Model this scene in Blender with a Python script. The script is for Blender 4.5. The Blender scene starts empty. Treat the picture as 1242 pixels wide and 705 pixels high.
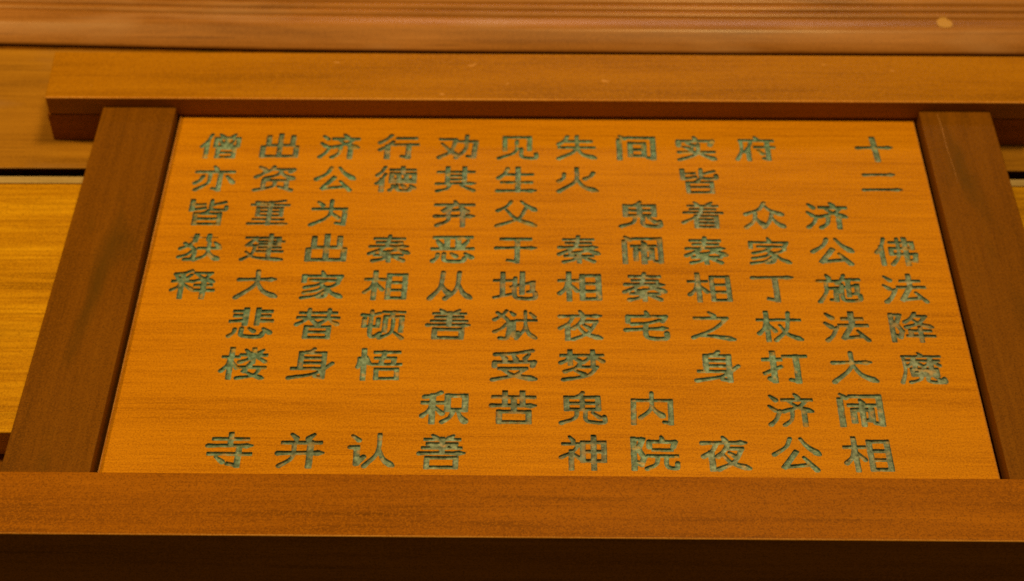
import bpy, bmesh, math, random
import numpy as np
from mathutils import Vector, Matrix, Euler
from mathutils.geometry import delaunay_2d_cdt
R = math.radians
random.seed(7)
MM = .001

# ---------------------------------------------------------------- camera, world, lamps, exposure
scn = bpy.context.scene
col = scn.collection
cam = bpy.data.objects.new('camera', bpy.data.cameras.new('camera'))
col.objects.link(cam); scn.camera = cam
cam.location = (-.01411771, -.66608394, .86939847)
cam.rotation_euler = (.76590801, .00269255, .01145985)
cam.data.sensor_width = 36; cam.data.lens = 57.97
cam.data.clip_start = .05; cam.data.clip_end = 60
cam.data.dof.use_dof = True
cam.data.dof.focus_distance = 1.03
cam.data.dof.aperture_fstop = 8.0

world = bpy.data.worlds.new('World'); scn.world = world; world.use_nodes = True
bg = world.node_tree.nodes['Background']
bg.inputs[0].default_value = (1.0, .62, .12, 1); bg.inputs[1].default_value = .080

def area(name, loc, target, sx, sy, power, colour):
    d = bpy.data.lights.new(name, 'AREA'); d.shape = 'RECTANGLE'; d.size = sx; d.size_y = sy
    d.energy = power; d.color = colour
    o = bpy.data.objects.new(name, d); col.objects.link(o); o.location = loc
    o.rotation_euler = (Vector(target)-Vector(loc)).to_track_quat('-Z', 'Y').to_euler()
    return o
area('hall_lamp', (.42, .62, 2.3), (0, .2, 0), .45, .45, 37, (1, .61, .21))
area('side_lamp', (-1.3, .45, 1.75), (0, .2, 0), .13, .13, 22, (1, .58, .17))
area('rear_lamp', (.2, 2.6, 1.15), (0, .55, 0), 1.3, .25, 6, (1, .68, .55))

scn.view_settings.view_transform = 'Standard'; scn.view_settings.look = 'None'
scn.view_settings.exposure = 0; scn.view_settings.gamma = 1; scn.view_settings.use_curve_mapping = False
scn.cycles.use_denoising = False
scn.cycles.max_bounces = 6

# ---------------------------------------------------------------- helpers
def empty(name, loc=(0, 0, 0), parent=None, kind=None):
    o = bpy.data.objects.new(name, None); col.objects.link(o); o.location = loc
    o.empty_display_size = .02
    if parent: o.parent = parent
    if kind: o['kind'] = kind
    return o

def link(name, me, mats, parent=None, loc=(0, 0, 0), kind=None, label=None):
    o = bpy.data.objects.new(name, me); col.objects.link(o); o.location = loc
    for m in (mats if isinstance(mats, (list, tuple)) else [mats]):
        if len(me.materials) < len(mats if isinstance(mats, (list, tuple)) else [mats]): me.materials.append(m)
    if parent: o.parent = parent
    if kind: o['kind'] = kind
    if label: o['label'] = label
    return o

def bar(name, x0, x1, y0, y1, z0, z1, mat, parent=None, bevel=.0012, seg=3, shape=None, worn_lit=None, **k):
    """a planed timber with rounded arrises, its faces very slightly out of true"""
    bm = bmesh.new(); bmesh.ops.create_cube(bm, size=1)
    for v in bm.verts:
        v.co = Vector((x0 if v.co.x < 0 else x1, y0 if v.co.y < 0 else y1, z0 if v.co.z < 0 else z1))
    if shape: shape(bm)
    bmesh.ops.bevel(bm, geom=bm.edges[:], offset=bevel, segments=seg, profile=.5, affect='EDGES')
    if worn_lit:
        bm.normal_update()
        for f in bm.faces:      # front arrises paler: rubbed edges plus a highlight put in the colour
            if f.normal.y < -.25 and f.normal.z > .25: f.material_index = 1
        mat = [mat, worn_lit]
    me = bpy.data.meshes.new(name); bm.to_mesh(me); bm.free()
    for p in me.polygons: p.use_smooth = p.area < .0004
    return link(name, me, mat, parent, **k)

# ---------------------------------------------------------------- materials
def wood(name, dark, mid, light, axis='X', rough=.38, grain=1., streak=.5, coat=0., bump=.10, seed=0., stain=None, scratch=None, speck=.0, spec=.08, chips=0., fig=.42, fine=.22):
    m = bpy.data.materials.new(name); m.use_nodes = True; nt = m.node_tree; N = nt.nodes; L = nt.links
    b = N['Principled BSDF']
    tc = N.new('ShaderNodeTexCoord')
    def mapping(sx, sy, sz, off=0.):
        mp = N.new('ShaderNodeMapping'); L.new(tc.outputs['Object'], mp.inputs[0])
        s = (sx, sy, sz) if axis == 'X' else (sy, sx, sz)
        mp.inputs['Scale'].default_value = s; mp.inputs['Location'].default_value = (seed+off, seed*.7+off, seed*.3)
        return mp.outputs[0]
    def noise(vec, scale, detail=3., rgh=.55, dist=0.):
        n = N.new('ShaderNodeTexNoise'); L.new(vec, n.inputs['Vector']); n.inputs['Scale'].default_value = scale
        n.inputs['Detail'].default_value = detail; n.inputs['Roughness'].default_value = rgh; n.inputs['Distortion'].default_value = dist
        return n.outputs['Fac']
    def mth(op, a, c, clamp=False):
        n = N.new('ShaderNodeMath'); n.operation = op; n.use_clamp = clamp
        for i, v in enumerate((a, c)):
            if isinstance(v, (int, float)): n.inputs[i].default_value = v
            else: L.new(v, n.inputs[i])
        return n.outputs[0]
    def rng(v, a, c, d=0., e=1.):
        n = N.new('ShaderNodeMapRange'); L.new(v, n.inputs[0])
        for i, q in enumerate((a, c, d, e)): n.inputs[i+1].default_value = q
        return n.outputs[0]
    figure = noise(mapping(1.2, 14, 14), 3.2, 4, .5, .35)            # broad bands of the board's figure
    lines = noise(mapping(3.0, 130, 130, 3.), 2.2, 5, .65, .1)       # growth lines
    fibre = noise(mapping(14, 700, 700, 7.), 1.6, 3, .7)             # fibres and pores
    patch = noise(mapping(3.5, 6, 6, 11.), 1.8, 2, .5)
    f = mth('ADD', mth('MULTIPLY', rng(figure, .30, .70), fig), mth('MULTIPLY', rng(lines, .28, .72), .36*grain))
    f = mth('ADD', f, mth('MULTIPLY', rng(fibre, .3, .7), fine*grain)); f = mth('ADD', f, mth('MULTIPLY', rng(patch, .3, .7), .15))
    r = N.new('ShaderNodeValToRGB'); L.new(f, r.inputs[0])
    r.color_ramp.elements[0].position = .16; r.color_ramp.elements[0].color = (*dark, 1)
    r.color_ramp.elements[1].position = .92; r.color_ramp.elements[1].color = (*light, 1)
    e = r.color_ramp.elements.new(.52); e.color = (*mid, 1)
    colr = r.outputs[0]
    def mix(fac, c1, c2):
        n = N.new('ShaderNodeMix'); n.data_type = 'RGBA'; 
        if isinstance(fac, (int, float)): n.inputs[0].default_value = fac
        else: L.new(fac, n.inputs[0])
        for i, v in ((6, c1), (7, c2)):
            if isinstance(v, tuple): n.inputs[i].default_value = (*v, 1)
            else: L.new(v, n.inputs[i])
        return n.outputs[2]
    # dark vessels and occasional dark streaks along the grain
    st = noise(mapping(2.2, 60, 60, 19.), 2.6, 2, .5)
    colr = mix(mth('MULTIPLY', rng(st, .63, .76), streak), colr, dark)
    pores = noise(mapping(60, 900, 900, 23.), 1.5, 2, .6)
    colr = mix(mth('MULTIPLY', rng(pores, .62, .72), .45), colr, dark)
    if speck:      # uneven stain soaked into the grain
        sp = N.new('ShaderNodeTexNoise'); L.new(tc.outputs['Object'], sp.inputs['Vector']); sp.inputs['Scale'].default_value = 980; sp.inputs['Detail'].default_value = 2
        colr = mix(mth('MULTIPLY', rng(sp.outputs['Fac'], .48, .66), speck), colr, dark)
        sp2 = N.new('ShaderNodeTexNoise'); L.new(tc.outputs['Object'], sp2.inputs['Vector']); sp2.inputs['Scale'].default_value = 760; sp2.inputs['Detail'].default_value = 2
        colr = mix(mth('MULTIPLY', rng(sp2.outputs['Fac'], .48, .66), speck), colr, light)
    if chips:      # sparse pale nicks in the varnish
        ch = noise(mapping(45., 80., 80., 41.), 1.6, 1.5, .4)
        colr = mix(mth('MULTIPLY', rng(ch, .765, .80), chips), colr, (.62, .34, .10))
    if stain:
        sn = noise(mapping(4., 16., 16., stain[1]), 1.7, 3, .5)
        colr = mix(mth('MULTIPLY', rng(sn, .55, .74), stain[2]), colr, stain[0])
    L.new(colr, b.inputs['Base Color'])
    L.new(rng(mth('ADD', fibre, patch), .6, 1.4, rough-.06, rough+.12), b.inputs['Roughness'])
    b.inputs['Specular IOR Level'].default_value = spec
    if coat:
        b.inputs['Coat Weight'].default_value = coat; b.inputs['Coat Roughness'].default_value = .22
    bp = N.new('ShaderNodeBump'); bp.inputs['Strength'].default_value = bump; bp.inputs['Distance'].default_value = .0004
    L.new(mth('ADD', mth('MULTIPLY', lines, .8), mth('ADD', fibre, mth('MULTIPLY', pores, -.6))), bp.inputs['Height'])
    L.new(bp.outputs[0], b.inputs['Normal'])
    return m

M_panel = wood('orange_stained_wood', (.28, .106, .001), (.505, .218, .0012), (.66, .305, .003), 'X', .42, 1.15, .3, bump=.16, seed=31.3, speck=.65, fig=.22, fine=.34)
M_rail = wood('reddish_brown_wood', (.15, 0.054, .0005), (.285, 0.103, .0006), (.39, 0.149, .001), 'X', .42, 1., .5, bump=.12, seed=5.1, speck=.65)
M_rail2 = wood('tan_brown_wood', (.22, 0.094, .001), (.365, 0.161, .0012), (.45, 0.213, .003), 'X', .40, .9, .4, bump=.12, seed=8.4, speck=.6, chips=.6)
M_stile = wood('dark_brown_wood', (.085, .035, .0008), (.165, .064, .001), (.225, .092, .0015), 'Y', .42, .9, .6, bump=.12, seed=2.2, speck=.65, stain=((.070, .041, .003), 4., .75))
M_plank = wood('yellow_brown_wood', (.17, 0.075, .002), (.46, 0.225, .003), (.72, 0.42, .008), 'X', .34, 1.2, .8, coat=.15, bump=.1, seed=13.7, speck=.45, stain=((.20, .085, .004), 9., .6))
M_plank2 = wood('faded_brown_wood', (.17, 0.081, .010), (.33, 0.161, .012), (.46, 0.241, .02), 'X', .34, 1.1, .6, coat=.3, bump=.1, seed=23.7, speck=.35, stain=((.30, 0.172, .06), 7., .7))
M_mould = wood('lacquered_red_wood', (.17, .070, .014), (.34, .155, .030), (.50, .245, .065), 'X', .40, .8, .8, coat=.25, bump=.1, seed=17.1, speck=.35, stain=((.46, .27, .13), 3., .75), spec=.25)
M_worn_lit = wood('worn_lit_arris_wood', (.40, .16, .02), (.62, .29, .05), (.74, .42, .12), 'X', .4, 1., .3, bump=.1, seed=3.1, speck=.6)  # pale wear and bright edge lines, both in the base colour
M_pale = wood('pale_highlight_wood', (.22, .16, .06), (.42, .33, .15), (.52, .42, .22), 'X', .4, 1., .3, bump=.1, seed=6.1, speck=.4)  # colour of the highlight along the plank edge

def paint_material():
    m = bpy.data.materials.new('worn_green_paint'); m.use_nodes = True; nt = m.node_tree; N = nt.nodes; L = nt.links
    b = N['Principled BSDF']; g = N.new('ShaderNodeNewGeometry')
    def noise(s, d, seed):
        mp = N.new('ShaderNodeMapping'); mp.inputs['Location'].default_value = (seed, seed, 0); L.new(g.outputs['Position'], mp.inputs[0])
        n = N.new('ShaderNodeTexNoise'); n.inputs['Scale'].default_value = s; n.inputs['Detail'].default_value = d; L.new(mp.outputs[0], n.inputs['Vector']); return n.outputs['Fac']
    r = N.new('ShaderNodeValToRGB'); L.new(noise(330, 4, 0.), r.inputs[0])
    for p, c in ((.30, (.055, .10, .085)),): r.color_ramp.elements[0].position = p; r.color_ramp.elements[0].color = (*c, 1)
    r.color_ramp.elements[1].position = .72; r.color_ramp.elements[1].color = (.27, .44, .44, 1)
    e = r.color_ramp.elements.new(.5); e.color = (.14, .235, .215, 1)
    mr = N.new('ShaderNodeMapRange'); mr.inputs[1].default_value = .56; mr.inputs[2].default_value = .70; mr.inputs[4].default_value = .75
    L.new(noise(140, 3, 5.), mr.inputs[0])
    mx = N.new('ShaderNodeMix'); mx.data_type = 'RGBA'; L.new(mr.outputs[0], mx.inputs[0]); L.new(r.outputs[0], mx.inputs[6]); mx.inputs[7].default_value = (.48, .32, .09, 1)
    oi = N.new('ShaderNodeObjectInfo'); hs = N.new('ShaderNodeHueSaturation')
    for k, (a0, a1) in (('Value', (.80, 1.20)), ('Saturation', (.8, 1.25)), ('Hue', (.485, .515))):
        q = N.new('ShaderNodeMapRange'); q.inputs[3].default_value = a0; q.inputs[4].default_value = a1
        if k == 'Value': L.new(oi.outputs['Random'], q.inputs[0])
        else:
            w = N.new('ShaderNodeMath'); w.operation = 'FRACT'; w2 = N.new('ShaderNodeMath'); w2.operation = 'MULTIPLY'
            w2.inputs[1].default_value = 17.3 if k == 'Hue' else 9.7
            L.new(oi.outputs['Random'], w2.inputs[0]); L.new(w2.outputs[0], w.inputs[0]); L.new(w.outputs[0], q.inputs[0])
        L.new(q.outputs[0], hs.inputs[k])
    ad = N.new('ShaderNodeMath'); ad.operation = 'MULTIPLY_ADD'; ad.inputs[1].default_value = .10; ad.inputs[2].default_value = .50
    L.new(oi.outputs['Random'], ad.inputs[0]); L.new(ad.outputs[0], mr.inputs[1])
    L.new(mx.outputs[2], hs.inputs['Color']); L.new(hs.outputs[0], b.inputs['Base Color']); b.inputs['Roughness'].default_value = .36
    bp = N.new('ShaderNodeBump'); bp.inputs['Strength'].default_value = .5; bp.inputs['Distance'].default_value = .0006
    L.new(noise(520, 3, 9.), bp.inputs['Height']); L.new(bp.outputs[0], b.inputs['Normal'])
    return m
M_paint = paint_material()
# ---- brush strokes of every carved character, in a 0-100 box, y down -------------------------------
# l = even stroke, h = long level stroke, p = left falling, n = right falling with flared foot,
# d = dot, c = round hook;  @X x0 y0 x1 y1 = component X squeezed into that box
COMP = {
'氵': 'd 22,6 62,20;d 6,38 48,52;p 88,54 54,80 8,98',
'亻': 'p 78,0 50,30 4,54;l 48,32 48,99',
'彳': 'p 72,0 46,20 4,36;p 82,30 52,52 4,70;l 50,52 50,99',
'讠': 'd 22,4 62,18;l 8,40 52,40 52,90 94,70',
'扌': 'l 4,24 96,24;l 56,0 56,97 30,88;l 4,70 96,48',
'木': 'l 0,28 100,28;l 52,0 52,99;p 48,32 32,58 0,76;d 62,44 96,66',
'禾': 'p 88,3 50,13 8,17;l 0,36 100,36;l 50,12 50,99;p 46,38 32,60 0,78;d 60,50 98,70',
'忄': 'l 50,0 50,99;p 14,28 10,45 2,58;d 74,24 94,46',
'阝': 'l 14,5 14,99;l 14,6 82,6 48,38 86,64 66,86 40,80',
'宀': 'd 48,0 52,13;l 5,38 5,18 95,18 88,36',
'心': 'p 14,30 12,62 2,92;c 30,24 31,80 48,94 76,92 82,62;d 48,22 60,50;d 82,24 98,58',
'日': 'l 5,4 95,4 95,97 5,97 5,4;l 5,50 95,50',
'目': 'l 5,3 95,3 95,98 5,98 5,3;l 5,35 95,35;l 5,66 95,66',
'门': 'd 8,0 20,11;l 6,17 6,99;l 30,7 95,7 95,97 80,93',
}
GLYPH = {
'十': 'h 5,44 96,44;l 50,2 52,97',
'二': 'h 10,22 88,22;h 2,84 99,84',
'佛': '@亻 0 0 30 100;l 38,15 92,15 92,38 38,38 38,60 97,60 94,86 84,84;p 56,0 55,62 36,99;l 74,0 74,99',
'法': '@氵 0 0 32 100;l 45,22 90,22;l 67,0 67,44;l 36,45 100,45;l 64,46 42,90 88,84;d 76,64 98,97',
'降': '@阝 0 2 30 100;p 62,0 50,20 36,33;l 58,11 86,11;p 86,11 66,36 36,50;n 50,18 70,38 99,50;l 44,63 92,63;l 46,63 46,80;l 38,81 100,81;l 69,52 69,99',
'魔': 'd 50,0 56,8;l 12,12 99,12;p 14,13 13,60 1,99;l 22,26 52,26;l 37,16 37,47;p 35,28 30,38 20,45;d 40,30 52,41;l 58,26 94,26;l 75,16 75,47;p 73,28 68,38 58,45;d 79,30 94,42;l 30,54 86,54 86,75 30,75 30,54;l 58,46 58,75;l 30,65 86,65;p 50,76 42,90 20,99;c 64,76 64,95 98,98 99,86;d 76,80 88,90',
'济': '@氵 0 0 30 100;d 62,0 69,10;l 34,19 99,19;p 88,20 70,40 34,56;n 46,22 66,40 99,56;p 54,57 50,82 34,99;l 80,56 80,99',
'公': 'p 38,3 28,28 1,52;n 60,2 74,26 99,50;l 48,44 20,90 80,82;d 64,60 90,98',
'施': 'd 22,0 28,12;l 0,23 48,23;p 20,24 18,65 1,99;l 20,50 42,50 40,93 28,92;p 64,1 58,18 46,32;l 58,17 99,17;l 50,48 94,38 92,68 84,70;l 73,28 73,77;c 57,36 57,88 74,95 97,92 99,76',
'大': 'h 6,33 94,33;p 50,0 46,50 2,98;n 50,40 66,74 99,96',
'闹': '@门 0 0 100 100;d 52,20 57,29;l 25,36 82,36;l 34,51 34,87;l 34,51 74,51 73,84 65,84;l 54,37 54,98',
'间': '@门 0 0 100 100;l 34,32 70,32 70,86 34,86 34,32;l 34,59 70,59',
'相': '@木 0 0 44 100;@目 54 8 98 98',
'府': 'd 52,0 57,10;l 12,16 99,16;p 14,17 14,60 1,99;@亻 20 28 44 100;l 50,45 99,45;l 83,28 83,97 70,93;d 57,58 68,73',
'众': 'p 52,0 38,26 4,46;n 50,8 66,30 97,48;p 28,44 22,75 2,99;n 27,62 36,76 47,90;p 70,44 62,76 48,98;n 69,60 82,82 99,97',
'家': '@宀 0 0 100 100;l 22,34 78,34;p 58,34 40,50 10,60;c 44,48 60,62 59,90 42,95;p 54,56 40,70 8,80;p 56,74 38,90 4,99;p 88,44 76,54 62,60;n 62,58 76,80 99,95',
'丁': 'h 1,13 99,13;l 55,14 55,97 34,90',
'杖': '@木 0 0 40 100;l 42,27 99,27;p 74,0 66,60 38,98;n 50,46 68,78 99,96',
'打': '@扌 0 0 42 100;l 48,13 100,13;l 77,13 77,98 60,92',
'夜': 'd 48,0 53,11;h 1,18 99,18;p 32,20 22,42 1,60;l 19,48 19,99;p 58,22 48,42 33,60;l 54,36 88,36;p 88,36 68,76 32,99;n 44,54 62,80 99,96;d 58,48 70,59',
'实': '@宀 0 0 100 100;d 28,28 44,38;d 18,44 36,54;l 4,66 96,66;p 57,32 50,74 4,99;n 58,72 74,84 97,97',
'皆': 'l 9,4 9,42 42,34;l 9,21 40,19;c 58,2 58,36 78,42 95,40 96,28;l 92,10 60,22;p 52,44 46,50 38,56;l 20,57 82,57 82,98 20,98 20,57;l 20,77 82,77',
'着': 'd 30,0 38,10;d 74,0 64,10;l 14,15 88,15;l 20,28 82,28;l 3,42 99,42;p 50,16 40,52 1,82;l 34,55 85,55 85,98 34,98 34,55;l 34,69 85,69;l 34,83 85,83',
'秦': 'l 14,12 86,12;l 20,27 80,27;h 3,43 97,43;p 50,0 40,42 1,70;n 58,42 76,56 99,68;p 68,56 50,62 30,64;l 16,76 84,76;l 50,62 50,99;p 46,78 36,90 12,98;d 58,80 86,96',
'之': 'd 42,0 54,13;l 8,22 84,22;p 84,22 52,60 2,90;n 14,84 50,85 99,96',
'身': 'p 54,0 46,8 36,12;l 24,14 78,14 78,97 60,93;l 24,14 24,66;l 24,31 78,31;l 24,48 78,48;l 6,66 78,66;p 99,48 62,82 1,98',
'父': 'p 36,0 24,20 2,38;n 62,0 78,18 99,36;p 74,26 56,68 2,98;n 24,34 48,68 99,97',
'鬼': 'p 52,0 46,8 40,13;l 14,15 86,15 86,54 14,54 14,15;l 50,15 50,54;l 14,34 86,34;p 38,55 32,82 1,98;c 57,55 57,88 74,96 98,96 99,78;d 72,64 88,80',
'火': 'p 16,24 14,42 1,56;p 92,20 84,36 70,46;p 50,0 46,54 2,98;n 50,46 66,78 99,96',
'失': 'p 26,2 18,20 3,36;l 18,23 88,23;l 4,50 96,50;p 51,0 46,62 2,98;n 52,54 66,80 99,96',
'生': 'p 26,2 18,24 3,42;l 18,27 90,27;l 12,60 88,60;h 1,95 99,95;l 53,0 53,95',
'见': 'l 17,6 82,6 82,60;l 17,6 17,62;p 48,22 44,70 1,98;c 60,56 60,88 74,96 97,96 99,78',
'于': 'l 14,11 86,11;h 1,46 99,46;l 53,12 53,98 30,92',
'地': 'l 0,30 40,30;l 20,3 20,84;l 0,93 42,80;l 40,54 93,36 91,70 81,72;l 67,1 67,76;c 50,20 50,86 70,96 98,94 99,74',
'狱': 'p 30,0 20,16 1,32;c 8,6 34,36 32,92 14,96;p 28,48 18,62 1,74;d 40,4 48,14;l 36,38 46,38 46,88 56,76;l 54,34 100,34;p 74,2 72,62 52,98;n 75,42 82,78 99,97;d 86,8 96,22',
'受': 'p 92,1 50,10 6,13;d 22,19 29,29;d 48,18 53,29;d 86,14 76,28;l 4,54 4,40 97,40 92,54;l 15,61 78,61;p 78,61 50,84 1,98;n 22,64 50,84 99,97',
'苦': 'l 3,17 97,17;l 30,0 30,34;l 70,0 70,34;h 0,45 100,45;l 50,22 50,64;l 17,64 84,64 84,97 17,97 17,64',
'积': '@禾 0 0 46 100;l 56,12 96,12 96,58 56,58 56,12;p 69,66 62,84 46,98;n 82,66 88,82 99,97',
'弃': 'd 50,0 53,11;l 2,16 98,16;l 44,18 22,40 74,34;d 64,24 82,42;h 1,62 99,62;p 34,46 33,78 6,98;l 70,46 70,99',
'恶': 'l 4,5 96,5;l 36,6 36,48;l 64,6 64,48;d 12,18 22,36;d 88,18 78,36;l 0,50 100,50;@心 0 58 100 100',
'从': 'p 30,0 24,56 0,98;n 28,44 34,62 48,80;p 70,0 64,62 38,98;n 68,42 80,76 99,96',
'善': 'd 28,0 37,9;d 74,0 64,9;l 12,13 88,13;l 18,26 82,26;l 8,39 92,39;l 50,10 50,54;h 0,55 100,55;l 18,69 82,69 82,98 18,98 18,69',
'宅': '@宀 0 0 100 100;p 80,32 50,42 16,46;h 1,66 99,60;c 48,44 48,84 64,95 95,94 97,76',
'梦': 'l 3,16 45,16;l 24,0 24,46;p 23,18 14,32 1,40;d 29,22 45,34;l 54,16 98,16;l 76,0 76,46;p 74,18 64,30 53,40;d 81,22 99,36;p 47,42 34,58 10,70;l 42,56 84,56;p 84,56 62,84 6,98;d 36,68 54,79',
'亦': 'd 46,0 53,12;l 2,23 98,23;p 38,24 36,68 6,98;l 64,24 64,98 48,92;p 20,42 14,58 2,70;d 82,42 99,68',
'资': 'd 6,2 20,13;p 24,22 14,34 1,44;p 44,0 38,12 27,22;l 40,12 96,12 88,22;p 64,14 56,34 24,50;n 64,24 76,38 99,50;l 22,86 22,58 82,58 82,86;p 52,64 46,84 2,99;d 62,84 96,98',
'重': 'p 86,2 50,9 14,9;l 3,19 97,19;l 20,32 80,32 80,62 20,62 20,32;l 20,47 80,47;l 50,8 50,96;l 12,78 88,78;h 1,96 99,96',
'为': 'd 18,6 30,20;l 6,35 88,35 84,96 66,92;p 52,0 46,62 2,98;d 56,54 70,70',
'其': 'l 4,18 96,18;l 28,0 28,68;l 72,0 72,68;l 28,35 72,35;l 28,51 72,51;h 0,68 100,68;p 34,76 26,90 3,98;d 64,76 96,97',
'劝': 'l 4,18 44,18;p 44,18 32,70 1,97;n 8,36 26,62 48,88;l 50,28 98,28 92,96 76,92;p 74,2 70,62 46,98',
'行': 'p 30,0 18,18 1,33;p 34,28 20,48 1,64;l 21,48 21,99;l 46,14 95,14;l 37,42 100,42;l 77,42 77,98 60,92',
'德': '@彳 0 0 28 100;l 36,12 99,12;l 67,0 67,26;l 38,28 97,28 97,52 38,52 38,28;l 58,28 58,52;l 77,28 77,52;l 36,63 99,63;@心 34 68 100 100',
'出': 'l 50,0 50,95;l 18,10 18,48 82,48 82,10;l 6,56 6,96 94,96 94,56',
'僧': '@亻 0 0 30 100;d 46,0 54,10;d 86,0 78,10;l 37,17 96,17 96,52 37,52 37,17;l 66,17 66,52;d 48,27 54,40;d 84,27 78,40;@日 42 60 90 100',
'获': 't 20,13 90,13;l 36,2 34,24;l 68,3 68,22;p 30,28 20,42 1,54;c 10,34 36,58 34,92 16,96;p 30,66 20,78 1,87;l 46,54 99,54;p 71,30 68,76 40,98;n 70,60 80,82 99,97;d 84,32 95,46',
'建': 'l 40,13 86,13 86,38;l 34,26 99,26;l 40,38 86,38;l 40,50 92,50;l 36,64 97,64;l 64,0 64,80;l 4,12 30,12 8,42 30,42;p 30,42 22,76 0,97;n 8,66 34,88 100,95',
'释': 'p 42,0 24,9 4,13;d 6,19 14,29;p 42,16 36,24 32,30;l 0,39 47,39;l 23,12 23,99;p 21,42 14,60 0,72;d 28,50 46,66;l 52,8 92,8;p 92,8 78,28 48,40;n 58,14 74,28 99,40;l 56,53 95,53;l 50,72 100,72;l 76,42 76,99',
'悲': 'l 36,0 36,54;l 64,0 64,54;l 8,9 36,9;l 10,25 36,25;l 2,46 36,41;l 64,9 95,9;l 64,25 92,25;l 64,42 99,42;@心 0 60 100 100',
'替': 'l 8,12 46,12;l 2,29 47,29;p 28,0 25,32 1,54;d 30,32 44,47;l 54,12 92,12;l 52,29 99,29;p 75,0 72,32 52,52;n 76,34 86,44 99,53;@日 22 60 82 100',
'顿': 'p 42,12 22,19 1,19;l 6,32 6,58 39,58 39,32;c 22,4 22,82 32,94 46,82;l 50,6 100,6;l 76,6 70,22;l 56,74 56,24 95,24 95,74;p 75,36 72,78 46,99;d 80,78 99,98',
'楼': '@木 0 0 36 100;l 41,21 99,21;l 70,0 70,46;d 50,3 59,14;d 92,3 82,14;p 68,23 58,36 40,46;d 74,26 98,43;l 40,62 100,62;l 68,46 52,76;n 52,76 74,88 98,99;p 90,62 76,88 38,99',
'悟': '@忄 0 0 28 100;l 40,8 96,8;l 64,8 54,48;l 42,28 86,28 84,48;l 34,50 100,50;l 44,66 92,66 92,97 44,97 44,66',
'内': 'l 8,98 8,24 92,24 92,97 76,93;p 50,0 48,50 24,80;n 52,46 60,60 76,76',
'寺': 'l 12,16 88,16;l 50,0 50,36;h 1,38 99,38;l 5,63 97,63;l 71,48 71,98 50,92;d 22,72 38,87',
'并': 'd 26,0 37,12;d 76,0 64,13;l 8,26 92,26;h 0,59 100,59;p 34,26 32,72 5,98;l 70,26 70,99',
'认': '@讠 0 0 36 100;p 68,0 64,56 36,98;n 67,42 78,76 99,96',
'神': 'd 18,0 26,12;l 4,23 40,23;p 40,23 26,46 0,64;l 22,46 22,99;d 28,54 42,68;l 48,18 95,18 95,75 48,75 48,18;l 48,46 95,46;l 72,0 72,99',
'院': '@阝 0 2 30 100;@宀 36 0 100 84;l 48,41 88,41;l 36,59 100,59;p 57,60 52,84 32,98;c 76,60 76,86 84,95 98,95 100,80',
}
ROWS = [  # rows from the top rail down, (character, column counted from the left, 0..11)
 '僧0 出1 济2 行3 劝4 见5 失6 间7 实8 府9 十11',
 '亦0 资1 公2 德3 其4 生5 火6 皆8 二11',
 '皆0 重1 为2 弃4 父5 鬼7 着8 众9 济10',
 '获0 建1 出2 秦3 恶4 于5 秦6 闹7 秦8 家9 公10 佛11',
 '释0 大1 家2 相3 从4 地5 相6 秦7 相8 丁9 施10 法11',
 '悲1 替2 顿3 善4 狱5 夜6 宅7 之8 杖9 法10 降11',
 '楼1 身2 悟3 受5 梦6 身8 打9 大10 魔11',
 '积4 苦5 鬼6 内7 济9 闹10',
 '寺1 并2 认3 善4 神6 院7 夜8 公9 相10']
GW, GH = 30.2, 27.6        # size of a character on the panel, mm

def strokes_of(code, box=(0., 0., 100., 100.)):
    out = []
    for tok in code.split(';'):
        a = tok.split()
        if tok[0] == '@':
            x0, y0, x1, y1 = [float(v) for v in a[1:5]]
            sx, sy = (box[2]-box[0])/100, (box[3]-box[1])/100
            out += strokes_of(COMP[a[0][1:]], (box[0]+x0*sx, box[1]+y0*sy, box[0]+x1*sx, box[1]+y1*sy))
        else:
            pts = np.array([[float(v) for v in p.split(',')] for p in a[1:]])
            pts[:, 0] = box[0]+pts[:, 0]*(box[2]-box[0])/100
            pts[:, 1] = box[1]+pts[:, 1]*(box[3]-box[1])/100
            out.append((a[0], pts))
    return out

def smooth_line(p, n=9):
    if len(p) < 3: return np.array([p[0]+(p[-1]-p[0])*t for t in np.linspace(0, 1, n)])
    q = np.vstack([2*p[0]-p[1], p, 2*p[-1]-p[-2]]); r = []
    for i in range(1, len(q)-2):
        a, b, c, d = q[i-1], q[i], q[i+1], q[i+2]
        for t in np.linspace(0, 1, n, endpoint=(i == len(q)-3)):
            r.append(.5*((2*b)+(c-a)*t+(2*a-5*b+4*c-d)*t*t+(3*b-a-3*c+d)*t**3))
    return np.array(r)

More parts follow.
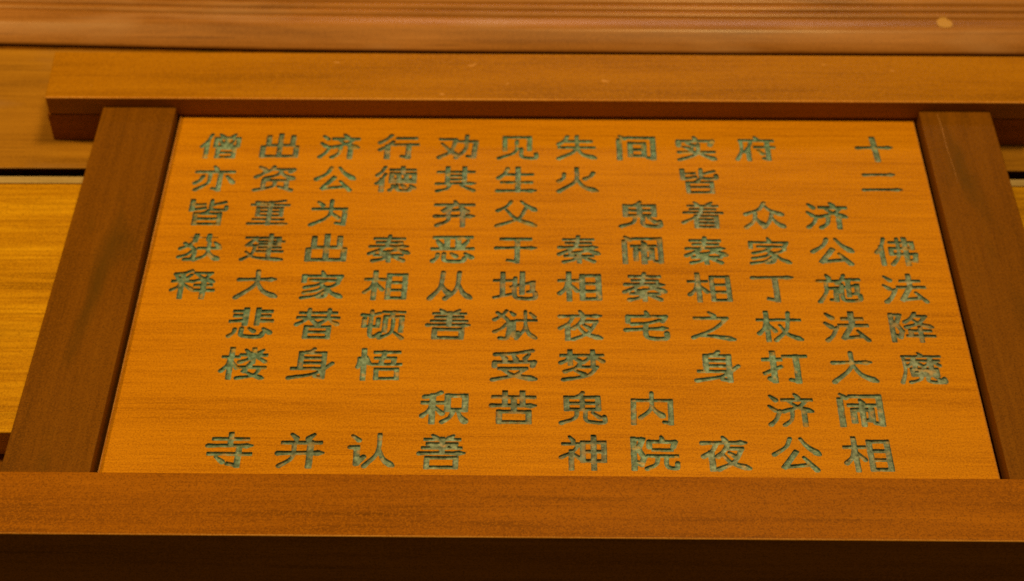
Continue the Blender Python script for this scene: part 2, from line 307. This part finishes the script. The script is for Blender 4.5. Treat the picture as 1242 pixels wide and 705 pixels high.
def glyph_field(ch, gx, gy, seed=0):
    """signed distance (mm, positive inside a stroke) on the grid gx, gy (mm about the centre, y up)"""
    rnd = random.Random(seed*77+5); S = strokes_of(GLYPH[ch]); n = len(S)+seed*1.7
    rot, shx, fat = rnd.uniform(-.014, .014), rnd.uniform(-.02, .02), rnd.uniform(.93, 1.08)
    gx, gy = gx+gy*(rot+shx)+rnd.uniform(-.3, .3), gy-gx*rot+rnd.uniform(-.3, .3)
    total = sum(np.abs(np.diff(p, axis=0)).sum() for _, p in S)
    w = float(np.interp(total, [200, 500, 900, 1400], [2.05, 1.92, 1.48, 1.18]))*fat     # half width, mm
    F = np.full(gx.shape, -9.)
    for kind, p in S:
        p = p+np.array([[rnd.uniform(-.6, .6), rnd.uniform(-.6, .6)]])
        q = np.stack([(p[:, 0]/100-.5)*GW, (.5-p[:, 1]/100)*GH], 1)
        if kind in 'pnc': q = smooth_line(q)
        elif kind in 'dh': q = np.array([q[0]+(q[-1]-q[0])*t for t in np.linspace(0, 1, 9)])
        L = np.r_[0, np.cumsum(np.hypot(*np.diff(q, axis=0).T))]; t = L/max(L[-1], 1e-6)
        if kind in 'lt':
            dv = np.abs(np.diff(q, axis=0)); rr = np.where(dv[:, 0] > dv[:, 1]*1.5, w*.90, w*1.12)*(.30 if kind == 't' else 1)
        if kind == 'h':
            q[:, 1] += .35*np.sin(np.pi*t)+.35*np.clip((t-.85)/.15, 0, 1)
            r = w*(.84+.22*np.exp(-(t/.09)**2)+.40*np.exp(-((t-.88)/.10)**2)-.35*np.clip((t-.93)/.07, 0, 1))
        if kind == 'p': r = w*(.95-.12*np.sin(np.pi*t)+.14*np.clip((t-.6)/.4, 0, 1))
        if kind == 'n': r = w*(.72+.70*np.clip(t/.85, 0, 1)**1.6-.55*np.clip((t-.87)/.13, 0, 1))
        if kind == 'c': r = w*(.95+.12*t)
        if kind == 'd': r = w*(.72+.42*t)
        own = rnd.uniform(.93, 1.08)
        if kind in 'lt': rr = rr*own
        else: r = r*own
        for i in range(len(q)-1):
            a, b = q[i], q[i+1]; d = b-a; l2 = max((d*d).sum(), 1e-9)
            s = np.clip(((gx-a[0])*d[0]+(gy-a[1])*d[1])/l2, 0, 1)
            ri = rr[i] if kind in 'lt' else r[i]+(r[i+1]-r[i])*s
            if kind == 'l' and max(abs(d[0]), abs(d[1])) > 3*w:      # chisel-square ends on straight strokes
                e = np.sqrt(l2); u = ((gx-a[0])*d[0]+(gy-a[1])*d[1])/e; v = np.abs((gx-a[0])*d[1]-(gy-a[1])*d[0])/e
                du = np.maximum(-u, u-e)-ri*.45; dv_ = v-ri*.55
                k = np.hypot(np.maximum(du, 0), np.maximum(dv_, 0))+np.minimum(np.maximum(du, dv_), 0)
                f = ri*.45-k
            else:
                f = ri-np.hypot(gx-a[0]-s*d[0], gy-a[1]-s*d[1])
            F = np.maximum(F, f)
    wob = .045*np.sin(gx*.8+gy*.5+n)+.045*np.sin(gy*.9-gx*.6+2*n)            # hand of the carver
    return F+wob
# ---------------------------------------------------------------- the boards behind the plaque
ground = empty('planked_surface', (0, 0, -.0522), kind='structure')
ZP = -.0272+.0522           # plank tops, in the surface's own frame
def skew(k):
    def f(bm):
        for v in bm.verts: v.co.y += k*v.co.x
    return f
bar('plank', -1.3, 1.3, .0572, .3140, 0, ZP, M_plank, ground, bevel=.0012, seg=4, shape=skew(.004))
def upper(bm):
    for v in bm.verts: v.co.y += .004*v.co.x if v.co.y < .42 else -.020*v.co.x-.001
bar('plank', -1.3, 1.3, .3322, .4777, ZP-.0012, ZP+.0005, M_plank2, ground, bevel=.0005, seg=2, shape=upper)
bar('edge_highlight_strip', -1.29, 1.29, .3143, .3221, ZP-.006, ZP+.0004, M_pale, ground, bevel=.0004, seg=2, shape=skew(.004))  # pale strip added as the highlight of the plank's rounded edge
bar('groove_shade_strip', -1.3, 1.3, .352, .56, .0002, ZP-.0016, M_stile, ground, bevel=.001)  # dark brown strip added for the groove shadow under the moulding
bar('plank', -1.3, 1.3, -.0128, .0203, 0, ZP-.001, M_plank, ground, bevel=.001, seg=4)
bar('backing_board', -1.4, 1.4, -.0120, .9, -.03, -.0005, M_stile, ground, bevel=.003)

PROF = []
def moulding():
    """a run of moulding: one profile (y, z in mm) swept along x with the slight bow it has in the photo"""
    prof = [(0, 0), (0, 1.5), (1, 3), (8, 7.6), (15, 12.2), (16.5, 13), (20, 13.5), (28, 13.3), (33, 12.2), (34, 12.1),
            (35, 14), (38, 15), (40.5, 14.2), (41.2, 14.1), (42, 16), (45, 17), (47.5, 16.2), (48.2, 16.1), (49.5, 18.5), (53, 19.5), (56, 18.6), (57, 18.5),
            (59, 22), (64, 25), (70, 26), (90, 26.5), (92, 34), (120, 40), (200, 40.5), (260, 41), (260, 0)]
    xs = np.linspace(-1.3, 1.3, 90); PROF.extend(prof); V = []; F = []
    for x in xs:
        off = np.interp(x, [-1.3, -.504, -.259, -.046, .18, .438, 1.3], [.5072, .4932, .4867, .4847, .4842, .4847, .4852])
        for y, z in prof: V.append((x, off+y*MM, z*MM+.0008))
    n = len(prof)
    for i in range(len(xs)-1):
        for j in range(n-1):
            a = i*n+j; F.append((a, a+n, a+n+1, a+1))
        F.append((i*n+n-1, (i+1)*n+n-1, (i+1)*n, i*n))
    F.append(tuple(range(n-1, -1, -1))); F.append(tuple(range((len(xs)-1)*n, len(xs)*n)))
    me = bpy.data.meshes.new('moulding'); me.from_pydata(V, [], F); me.update()
    bm = bmesh.new(); bm.from_mesh(me); bmesh.ops.recalc_face_normals(bm, faces=bm.faces[:]); bm.to_mesh(me); bm.free()
    for p in me.polygons: p.use_smooth = len(p.vertices) == 4
    try: me.set_sharp_from_angle(angle=R(55))
    except Exception: pass
    return me
mo = link('moulding', moulding(), M_mould, None, (0, 0, -.0272), kind='structure')

# ---------------------------------------------------------------- the plaque
BASE = -.0270
pl = empty('wooden_plaque', (0, .18, BASE))
pl['label'] = 'framed wooden plaque with rows of green carved Chinese characters on orange board'
pl['category'] = 'plaque'
P = (0, -.18, -BASE)           # parts are modelled in scene coordinates
HY = .36465
def rail_end(x_face, x_back):
    def f(bm):
        for v in bm.verts:
            if v.co.x < 0: v.co.x += -.004 if v.co.y > .38 else 0
    return f
bar('top_rail', -.4055, .520, HY, .4245, .0015, .0190, M_rail2, pl, bevel=.0011, worn_lit=M_worn_lit, loc=P, shape=rail_end(0, 0))
bar('rail_backing', -.4075, .518, HY+.0004, .4235, -.0270, .0008, M_rail, pl, bevel=.0010, loc=P, shape=rail_end(0, 0))
bar('bottom_rail', -.4055, .4355, -.0625, -.0133, -.0400, .0190, M_rail, pl, bevel=.0015, seg=4, worn_lit=M_worn_lit, loc=P)
bar('stile', -.3598, -.3005, -.0135, HY+.0001, -.0268, .0095, M_stile, pl, bevel=.0008, loc=P)
sr = bar('stile', .3002, .3575, -.0135, HY+.0001, -.0268, .0095, M_stile, pl, bevel=.0008, loc=P)

# pale scratch along the right stile's grain
def scratch_mesh():
    a = Vector((.3145, HY-.004, .0095)); b = Vector((.3165, HY-.085, .0095)); V = []; F = []; n = 26
    for i in range(n+1):
        t = i/n; c = a.lerp(b, t)+Vector((.00025*math.sin(9*t)+.0001*random.uniform(-1, 1), 0, 0)); w = .00028*(1-.6*t)*random.uniform(.5, 1.1)
        V += [(c.x-w, c.y, .00952), (c.x, c.y, .00962), (c.x+w, c.y, .00952)]
        if i: k = 3*i; F += [(k-3, k-2, k+1, k), (k-2, k-1, k+2, k+1)]
    me = bpy.data.meshes.new('scratch'); me.from_pydata(V, [], F); return me
def plain(name, c, rough=.5):
    m = bpy.data.materials.new(name); m.use_nodes = True; b = m.node_tree.nodes['Principled BSDF']
    n = m.node_tree.nodes.new('ShaderNodeTexNoise'); n.inputs['Scale'].default_value = 300
    r = m.node_tree.nodes.new('ShaderNodeValToRGB'); m.node_tree.links.new(n.outputs[0], r.inputs[0])
    r.color_ramp.elements[0].color = (*[v*.7 for v in c], 1); r.color_ramp.elements[1].color = (*[min(1, v*1.2) for v in c], 1)
    m.node_tree.links.new(r.outputs[0], b.inputs['Base Color']); b.inputs['Roughness'].default_value = rough; return m
o = link('scratch', scratch_mesh(), plain('raw_wood', (.50, .26, .09)), sr)

# ---------------------------------------------------------------- carving: contour every character, cut it into the panel
STEP = .36; DEPTH = 1.65; LIP = .30
CX, CY = 47.4, 38.55
gxs = (np.arange(-50, 51))*STEP; gys = (np.arange(-44, 45))*STEP
GX, GY = np.meshgrid(gxs, gys)

def contour(F, lev):
    """marching squares: points on grid edges and the segments that join them"""
    G = F-lev; pts = {}; P2 = []; segs = []
    ny, nx = G.shape
    def pt(i, j, h):      # h: 0 edge to i+1, 1 edge to j+1
        k = (i, j, h)
        if k not in pts:
            a = G[j, i]; b = G[j, i+1] if h == 0 else G[j+1, i]; t = min(max(a/(a-b), .04), .96)
            pts[k] = len(P2); P2.append((gxs[i]+t*STEP, gys[j]) if h == 0 else (gxs[i], gys[j]+t*STEP))
        return pts[k]
    pos = G > 0
    act = (pos[:-1, :-1].astype(int)+pos[1:, :-1]+pos[:-1, 1:]+pos[1:, 1:])
    for j, i in zip(*np.nonzero((act > 0) & (act < 4))):
        c = (pos[j, i], pos[j, i+1], pos[j+1, i+1], pos[j+1, i]); e = []
        if c[0] != c[1]: e.append((i, j, 0))
        if c[1] != c[2]: e.append((i+1, j, 1))
        if c[2] != c[3]: e.append((i, j+1, 0))
        if c[3] != c[0]: e.append((i, j, 1))
        if len(e) == 2: segs.append((pt(*e[0]), pt(*e[1])))
        else:
            if c[0]: prs = ((0, 1), (2, 3))
            else: prs = ((0, 3), (1, 2))
            for a, b in prs: segs.append((pt(*e[a]), pt(*e[b])))
    return P2, segs

def sample(F, x, y):
    u = (x-gxs[0])/STEP; v = (y-gys[0])/STEP; i = int(min(max(u, 0), len(gxs)-2)); j = int(min(max(v, 0), len(gys)-2)); u -= i; v -= j
    u = min(max(u, 0), 1); v = min(max(v, 0), 1)
    return (F[j, i]*(1-u)+F[j, i+1]*u)*(1-v)+(F[j+1, i]*(1-u)+F[j+1, i+1]*u)*v

def carve(ch, seed):
    F = glyph_field(ch, GX, GY, seed)
    F[0, :] = F[-1, :] = -5; F[:, 0] = F[:, -1] = -5
    p0, s0 = contour(F, 0.); p1, s1 = contour(F, LIP)
    box = [(-CX/2, -CY/2), (CX/2, -CY/2), (CX/2, CY/2), (-CX/2, CY/2)]
    n0, n1 = len(p0), len(p1)
    verts = [Vector(p) for p in p0+p1+box]
    edges = s0+[(a+n0, b+n0) for a, b in s1]+[(n0+n1+i, n0+n1+(i+1) % 4) for i in range(4)]
    ov, oe, of, vo, eo, fo = delaunay_2d_cdt(verts, edges, [], 0, 1e-6)
    lev = []
    for v, orig in zip(ov, vo):
        k = min(orig) if orig else None
        lev.append(1 if (k is not None and n0 <= k < n0+n1) else 0)
    top, cut = [], []
    for f in of:
        cx = sum(ov[i].x for i in f)/3; cy = sum(ov[i].y for i in f)/3
        a, b, c = [ov[i] for i in f]
        if (b.x-a.x)*(c.y-a.y)-(b.y-a.y)*(c.x-a.x) < 0: f = [f[0], f[2], f[1]]
        if sum(lev[i] for i in f) or (abs(cx) < gxs[-1] and abs(cy) < gys[-1] and sample(F, cx, cy) > 0): cut.append(tuple(f))
        else: top.append(tuple(f))
    V = [(v.x*MM, v.y*MM) for v in ov]
    used = sorted({i for f in cut for i in f}); re = {k: n for n, k in enumerate(used)}
    me = bpy.data.meshes.new('carved_character')
    me.from_pydata([(V[i][0], V[i][1], -DEPTH*MM*lev[i]) for i in used], [], [tuple(re[i] for i in f) for f in cut]); me.update()
    me.materials.append(M_paint)
    usedt = sorted({i for f in top for i in f}); ret = {k: n for n, k in enumerate(usedt)}
    return me, [V[i] for i in usedt], [tuple(ret[i] for i in f) for f in top]

cells = {}
for r, row in enumerate(ROWS):
    for tk in row.split(): cells[(int(tk[1:]), 8-r)] = tk[0]
cut_mesh = {k: carve(ch, 12*k[1]+k[0]+1) for k, ch in sorted(cells.items())}      # each cut by hand, so no two alike

PX0, PX1, PY0, PY1, PT = -.2988, .2976, -.0130, HY-.0006, .0140
gx = [(-260.7+47.4*i-23.7)*MM for i in range(13)]; gy = [(20.4+38.55*j-19.275)*MM for j in range(10)]
PV, PF = [], []
def quad(a, b, c, d):
    k = len(PV); PV.extend([a, b, c, d]); PF.append((k, k+1, k+2, k+3))
CH = .0011            # chamfer round the panel's edge
ex = [PX0+CH]+gx+[PX1-CH]; ey = [PY0+CH]+gy+[PY1-CH]
for i in range(len(ex)-1):
    for j in range(len(ey)-1):
        if ex[i+1]-ex[i] < 1e-5 or ey[j+1]-ey[j] < 1e-5: continue
        key = (i-1, j-1)
        if key in cells:
            me, tv, tf = cut_mesh[key]; k = len(PV); ox = (ex[i]+ex[i+1])/2; oy = (ey[j]+ey[j+1])/2
            PV.extend([(x+ox, y+oy, 0) for x, y in tv]); PF.extend([tuple(a+k for a in f) for f in tf])
        else:
            quad((ex[i], ey[j], 0), (ex[i+1], ey[j], 0), (ex[i+1], ey[j+1], 0), (ex[i], ey[j+1], 0))
a = [(ex[0], ey[0]), (ex[-1], ey[0]), (ex[-1], ey[-1]), (ex[0], ey[-1])]; b = [(PX0, PY0), (PX1, PY0), (PX1, PY1), (PX0, PY1)]
for i in range(4):
    j = (i+1) % 4
    quad((*b[i], -CH*.8), (*b[j], -CH*.8), (*a[j], 0), (*a[i], 0)); quad((*b[i], -PT), (*b[j], -PT), (*b[j], -CH*.8), (*b[i], -CH*.8))
quad((*b[3], -PT), (*b[2], -PT), (*b[1], -PT), (*b[0], -PT))
pm = bpy.data.meshes.new('panel'); pm.from_pydata(PV, [], PF); pm.update()
bm = bmesh.new(); bm.from_mesh(pm); bmesh.ops.remove_doubles(bm, verts=bm.verts[:], dist=1e-7)
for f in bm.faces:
    if .2 < f.normal.z < .95: f.material_index = 1  # chamfer coloured pale to give the lit line round the panel
bm.to_mesh(pm); bm.free()
panel = link('panel', pm, [M_panel, M_worn_lit], pl, P)
bar('lit_line_bead', -.2982, -.2973, -.0125, HY-.0012, -.0004, .0009, M_worn_lit, panel, bevel=.0003, seg=2)  # pale bead added to draw the light line down the left edge
for (i, j), ch in sorted(cells.items(), key=lambda t: (-t[0][1], t[0][0])):
    me = cut_mesh[(i, j)][0]
    o = bpy.data.objects.new('carved_character', me); col.objects.link(o); o.parent = panel
    o.location = ((gx[i]+gx[i+1])/2, (gy[j]+gy[j+1])/2, 0)
    o['label'] = 'green carved character '+ch

# small yellow mark on the moulding behind, lying over its ribs
V, F = [], []; nx, ny = 9, 14; yc = .0275
for i in range(nx+1):
    for j in range(ny+1):
        y = yc-.0075+.015*j/ny; x = (-.0060+.0120*i/nx)*math.sqrt(max(.3, 1-abs((y-yc)/.0082)**4))
        k = 1+.12*math.sin(300*y)
        V.append((.3500+x*k, .4847+y, float(np.interp(y, [p[0]*MM for p in PROF[1:-1]], [p[1]*MM for p in PROF[1:-1]]))+.0012))
for i in range(nx):
    for j in range(ny):
        if i in (0, nx-1) and j in (0, ny-1): continue
        a = i*(ny+1)+j; F.append((a, a+ny+1, a+ny+2, a+1))
me = bpy.data.meshes.new('yellow_mark'); me.from_pydata(V, [], F)
for p in me.polygons: p.use_smooth = True
link('yellow_mark', me, plain('plain_yellow', (.52, .31, .06)), mo, label='small yellow mark')
